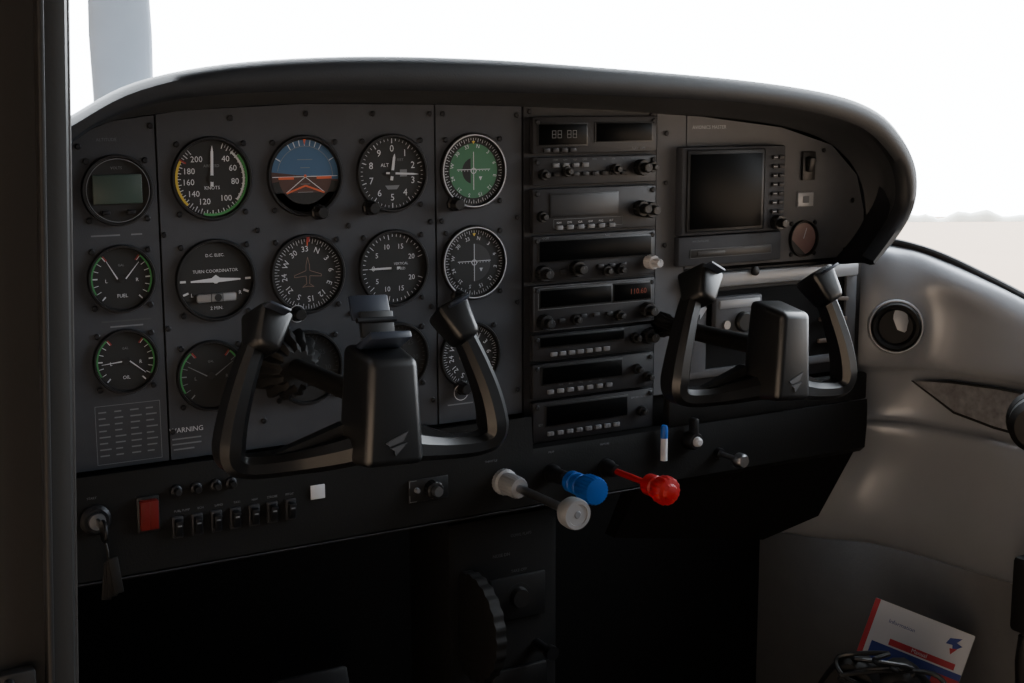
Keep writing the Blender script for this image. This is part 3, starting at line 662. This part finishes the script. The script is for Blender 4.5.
part(E,'ribbed_plate',b)
b=B(); b.box((0,0,0),(.10,.30,.05),M_panel2,.018,seg=4); b.box((0,0,-.24),(.07,.26,.46),M_sub,.01)
solo('door_sill_plate',b,(-.150,-.36,-.485),'scuffed grey blue door sill step','sill')
# center pedestal
E=thing('centre_pedestal',(.305,0,-.6),'black centre pedestal below the throttle with trim wheel','pedestal')
b=B(); b.box((.005,.04,-.09),(.14,.10,.64),M_dark,.01); part(E,'body',b)
b=B(); b.lathe([(.050,-.008),(.058,-.006),(.058,.006),(.050,.008)],M_rub,n=120,axis=(1,0,0),c=(-.045,-.03,.12),ridge=.02,nr=24); part(E,'trim_wheel',b,label='ribbed black elevator trim wheel')
b=B(); b.box((.02,-.012,.135),(.07,.004,.05),M_bezel,.002); b.lathe([(.012,.014),(.010,.02)],M_rub,c=(.02,0,.135),n=24); part(E,'indicator_plate',b)
m=B(); m.text('TAKE-OFF',.0045,.02,.166,M_faint,-.0145); m.ring(.016,.0165,M_faint,-.0145,-60,60,c=(.02,.135)); part(E,'pedestal_lettering',m)
m=B(); m.text('COWL FLAPS',.0045,.025,.205,M_faint,-.0108);m.text('NOSE DN',.005,-.0,.185,M_faint,-.0108); part(E,'pedestal_lettering',m)
b=B(); b.lathe([(.006,.01),(.005,.035),(.008,.037),(.008,.045)],M_screw,c=(.045,0,.075),n=20); part(E,'knob',b)
b=B(); b.box((.02,-.014,.04),(.07,.006,.03),M_bezel,.002); part(E,'lever_gate',b)
for x in (-.03,.14):
    E=thing('rudder_pedal',(x,.12,-.62),'black metal rudder pedal in dark footwell','pedal','rudder pedals')
    b=B(); b.box((0,0,0),(.09,.012,.11),M_stack,.004,rot=Matrix.Rotation(-.4,3,'X')); 
    for i in range(4): b.box((0,-.008-.0*i,-.04+i*.026),(.08,.006,.006),M_screw,.001,rot=Matrix.Rotation(-.4,3,'X'))
    part(E,'pad',b)
    b=B(); b.tube([(0,.02,-.04),(0,.06,-.39)],.009,M_stack,n=10); part(E,'arm',b)
# ---------------- booklet, bag, headset ----------
E=thing('manual_booklet',(.832,-.107,-.622),'white manual with red band and blue emblem leaning in pocket','booklet')
RB=(Matrix.Rotation(math.radians(-46),4,'Z')@Matrix.Rotation(math.radians(-18),4,'X')@Matrix.Rotation(math.radians(17),4,'Y'))
E.rotation_mode='QUATERNION'; E.rotation_quaternion=RB.to_quaternion()
b=B()
for i in range(4): b.box((.0003*i,.0022-i*.0022,-.0003*i),(.1245,.0016,.130),M_paper if i%2==0 else M_wknob,.0003)
part(E,'pages',b)
b=B(); y=-.0058
b.rect(-.0625,.0625,-.065,.065,M_paper,y); b.rect(-.0625,-.056,-.065,.065,M_pred,y-.0002)
b.rect(-.050,.0625,-.065,.014,M_pblue,y-.0002); b.rect(-.030,.052,.016,.024,M_pred,y-.0002); b.rect(.03,.0625,-.020,.006,M_pred,y-.0004)
b.poly([(.036,.052),(.050,.056),(.045,.049),(.053,.047),(.043,.038),(.041,.045),(.033,.044)],M_pblue,y-.0003); b.poly([(.039,.040),(.048,.042),(.042,.033)],M_pred,y-.0004)
b.text('Information',.007,-.022,.044,M_pblue,y-.0003); b.text('Manual',.007,.008,.020,M_paper,y-.0005); part(E,'cover',b,label='white cover with red and blue print')
b=B(); b.box((0,0,0),(.025,.30,.20),M_rub,.01); solo('side_pocket',b,(.919,-.20,-.82),'black fabric side pocket on lower wall','pocket')
E=thing('flight_bag',(.730,-.165,-.74),'soft black bag with tangled black cable on top','bag')
E.rotation_euler=(0,0,math.radians(-46))
b=B(); b.tube(cat([(-.055,0,.12),(-.03,-.01,.160),(-.005,-.01,.140),(.02,-.01,.158),(.05,.0,.12)]),[(.018,.03)]*25,M_rub,n=16); b.box((0,0,-.06),(.12,.08,.40),M_rub,.03,seg=4); part(E,'body',b)
b=B()
for kk in range(4):
    pp=[(-.05+.1*random.random()+.03*math.cos(a*1.05),-.035+.012*math.sin(a*2+kk),.150+.022*math.sin(a)+.006*kk) for a in [i*.9 for i in range(8)]]
    b.tube(cat(pp,5),.0028,M_knob,n=8)
part(E,'tangled_cable',b)
E=thing('headset',(.858,-.256,-.288),'black aviation headset hanging by side window','headset')
b=B(); b.lathe([(.026,-.016),(.031,-.010),(.031,.010),(.024,.018),(.01,.020)],M_rub,n=32,axis=(-.8,-.6,0)); part(E,'ear_cup',b)
b=B(); b.lathe([(.031,-.016),(.035,-.022),(.033,-.032),(.022,-.034)],M_rub,n=32,axis=(-.8,-.6,0)); part(E,'ear_cushion',b)
b=B(); b.tube(cat([(0,.0,.02),(.01,-.01,.09),(.03,-.05,.12),(.05,-.10,.10),(.05,-.14,.03)]),(.008,.004),M_rub,n=10); part(E,'headband',b)
b=B(); b.tube(cat([(-.0,0,-.03),(.0,.0,-.09),(.0,.0,-.16),(.0,0,-.24),(.02,.01,-.34)]),.004,M_rub,n=8); part(E,'cable',b)
b=B(); b.tube(cat([(-.012,-.016,-.015),(-.016,-.02,-.035),(-.008,-.02,-.055),(.004,-.02,-.062)]),.003,M_rub,n=8); b.box((.004,-.02,-.064),(.012,.014,.010),M_rub,.003); part(E,'microphone_boom',b)
b=B(); b.box((.004,0,-.20),(.03,.03,.09),M_rub,.006); b.lathe([(.008,-.03),(.01,.0),(.008,.03)],M_rub,c=(.002,0,-.28),axis=(0,0,1),n=16); part(E,'inline_control',b)
# ---------------- propeller, cowl, outside -------------
E=thing('propeller',(.31,1.42,-.20),'two bladed grey blue metal propeller standing upright','propeller')
b=B(); secs=[(0,.03,.03),(.12,.04,.03),(.25,.055,.016),(.40,.058,.011),(.55,.054,.009),(.75,.045,.007),(.90,.034,.005),(.94,.015,.003)]
P=cat([(.0,0,z) for z,_,_ in secs],4); RR=[]
for i in range(len(P)):
    z=P[i].z
    for (z0,a0,b0),(z1,a1,b1) in zip(secs,secs[1:]):
        if z0<=z<=z1+1e-6: t=(z-z0)/(z1-z0); RR.append((a0+(a1-a0)*t,b0+(b1-b0)*t)); break
    else: RR.append((secs[-1][1],secs[-1][2]))
b.tube(P,RR,M_prop,n=24,yax=(.25,1,0)); bm_=b.mesh('blade',1.0); part(E,'blade',bm_)
o=part(E,'blade',bm_); o.rotation_euler=(0,math.pi,0)
b=B(); b.lathe([(.13,-.02),(.13,.0),(.11,.08),(.07,.16),(.02,.21)],M_body,n=40,axis=(0,1,0)); part(E,'spinner',b)
b=B(); b.tube([(.3,.45,-.27),(.3,.7,-.27),(.3,1.0,-.27),(.3,1.2,-.27),(.3,1.3,-.27)],[(.48,.22),(.46,.22),(.42,.22),(.34,.2),(.2,.15)],M_body,n=40,yax=(0,0,1),sup=3)
solo('engine_cowling',b,(0,0,0),'pale painted engine cowling ahead of windshield','cowling',sharp=1.0)
b=B(); b.box((-2.1,-.3,.62),(3.4,1.5,.14),M_body,.05); solo('aircraft_wing',b,(0,0,0),'unseen white high wing blocking light above the open cabin door','wing')  # out of view; put in to block overhead light at the door
sy,sx=-.07,-.037
def gz(x,y): return -1.75+sx*x+sy*y
b=B(); L=600
b.add([(x,y,gz(x,y)) for x,y in ((-L,-L),(L,-L),(L,L),(-L,L))],[(0,1,2,3)],M_ground)
structure('ground',b,label='pale concrete airport apron')
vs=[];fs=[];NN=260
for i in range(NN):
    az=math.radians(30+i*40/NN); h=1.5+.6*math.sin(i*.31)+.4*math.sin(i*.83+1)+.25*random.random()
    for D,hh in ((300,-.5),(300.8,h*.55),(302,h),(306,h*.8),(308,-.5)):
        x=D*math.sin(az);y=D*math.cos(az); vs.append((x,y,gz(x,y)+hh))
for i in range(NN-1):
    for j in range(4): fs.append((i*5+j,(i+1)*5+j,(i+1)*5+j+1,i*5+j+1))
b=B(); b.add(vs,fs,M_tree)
solo('distant_trees',b,(0,0,0),'belt of trees beyond the apron, coloured pale to look hazy','trees',kind='stuff',sharp=1.5)
# --------------- world -----------
w=bpy.data.worlds.new('sky'); S.world=w; w.use_nodes=True; nt=w.node_tree
bg=nt.nodes['Background']; tc=nt.nodes.new('ShaderNodeTexCoord')
dp=nt.nodes.new('ShaderNodeVectorMath'); dp.operation='DOT_PRODUCT'; dp.inputs[1].default_value=(.55,.80,.2)
nt.links.new(tc.outputs['Generated'],dp.inputs[0])
mr=nt.nodes.new('ShaderNodeMapRange'); mr.interpolation_type='SMOOTHSTEP'
mr.inputs[1].default_value=-.1; mr.inputs[2].default_value=.45; mr.inputs[3].default_value=.30; mr.inputs[4].default_value=18
nt.links.new(dp.outputs['Value'],mr.inputs[0]); nt.links.new(mr.outputs[0],bg.inputs['Strength'])
bg.inputs['Color'].default_value=(.87,.935,1,1)
# --------------- camera ------------
yaw,pit,rol=.5361,.1693,-.0029
F=Vector((math.sin(yaw)*math.cos(pit),math.cos(yaw)*math.cos(pit),-math.sin(pit)))
Rr=Vector((math.cos(yaw),-math.sin(yaw),0)); U=Rr.cross(F)
R2=Rr*math.cos(rol)+U*math.sin(rol); U2=-Rr*math.sin(rol)+U*math.cos(rol)
cd=bpy.data.cameras.new('camera'); cd.sensor_width=36; cd.lens=36*1378.1/1024; cd.clip_start=.01; cd.clip_end=3000
co=bpy.data.objects.new('camera',cd); link(co)
M=Matrix((R2,U2,-F)).transposed().to_4x4(); M.translation=Vector((-.4171,-1.2499,.0656)); co.matrix_world=M
S.camera=co
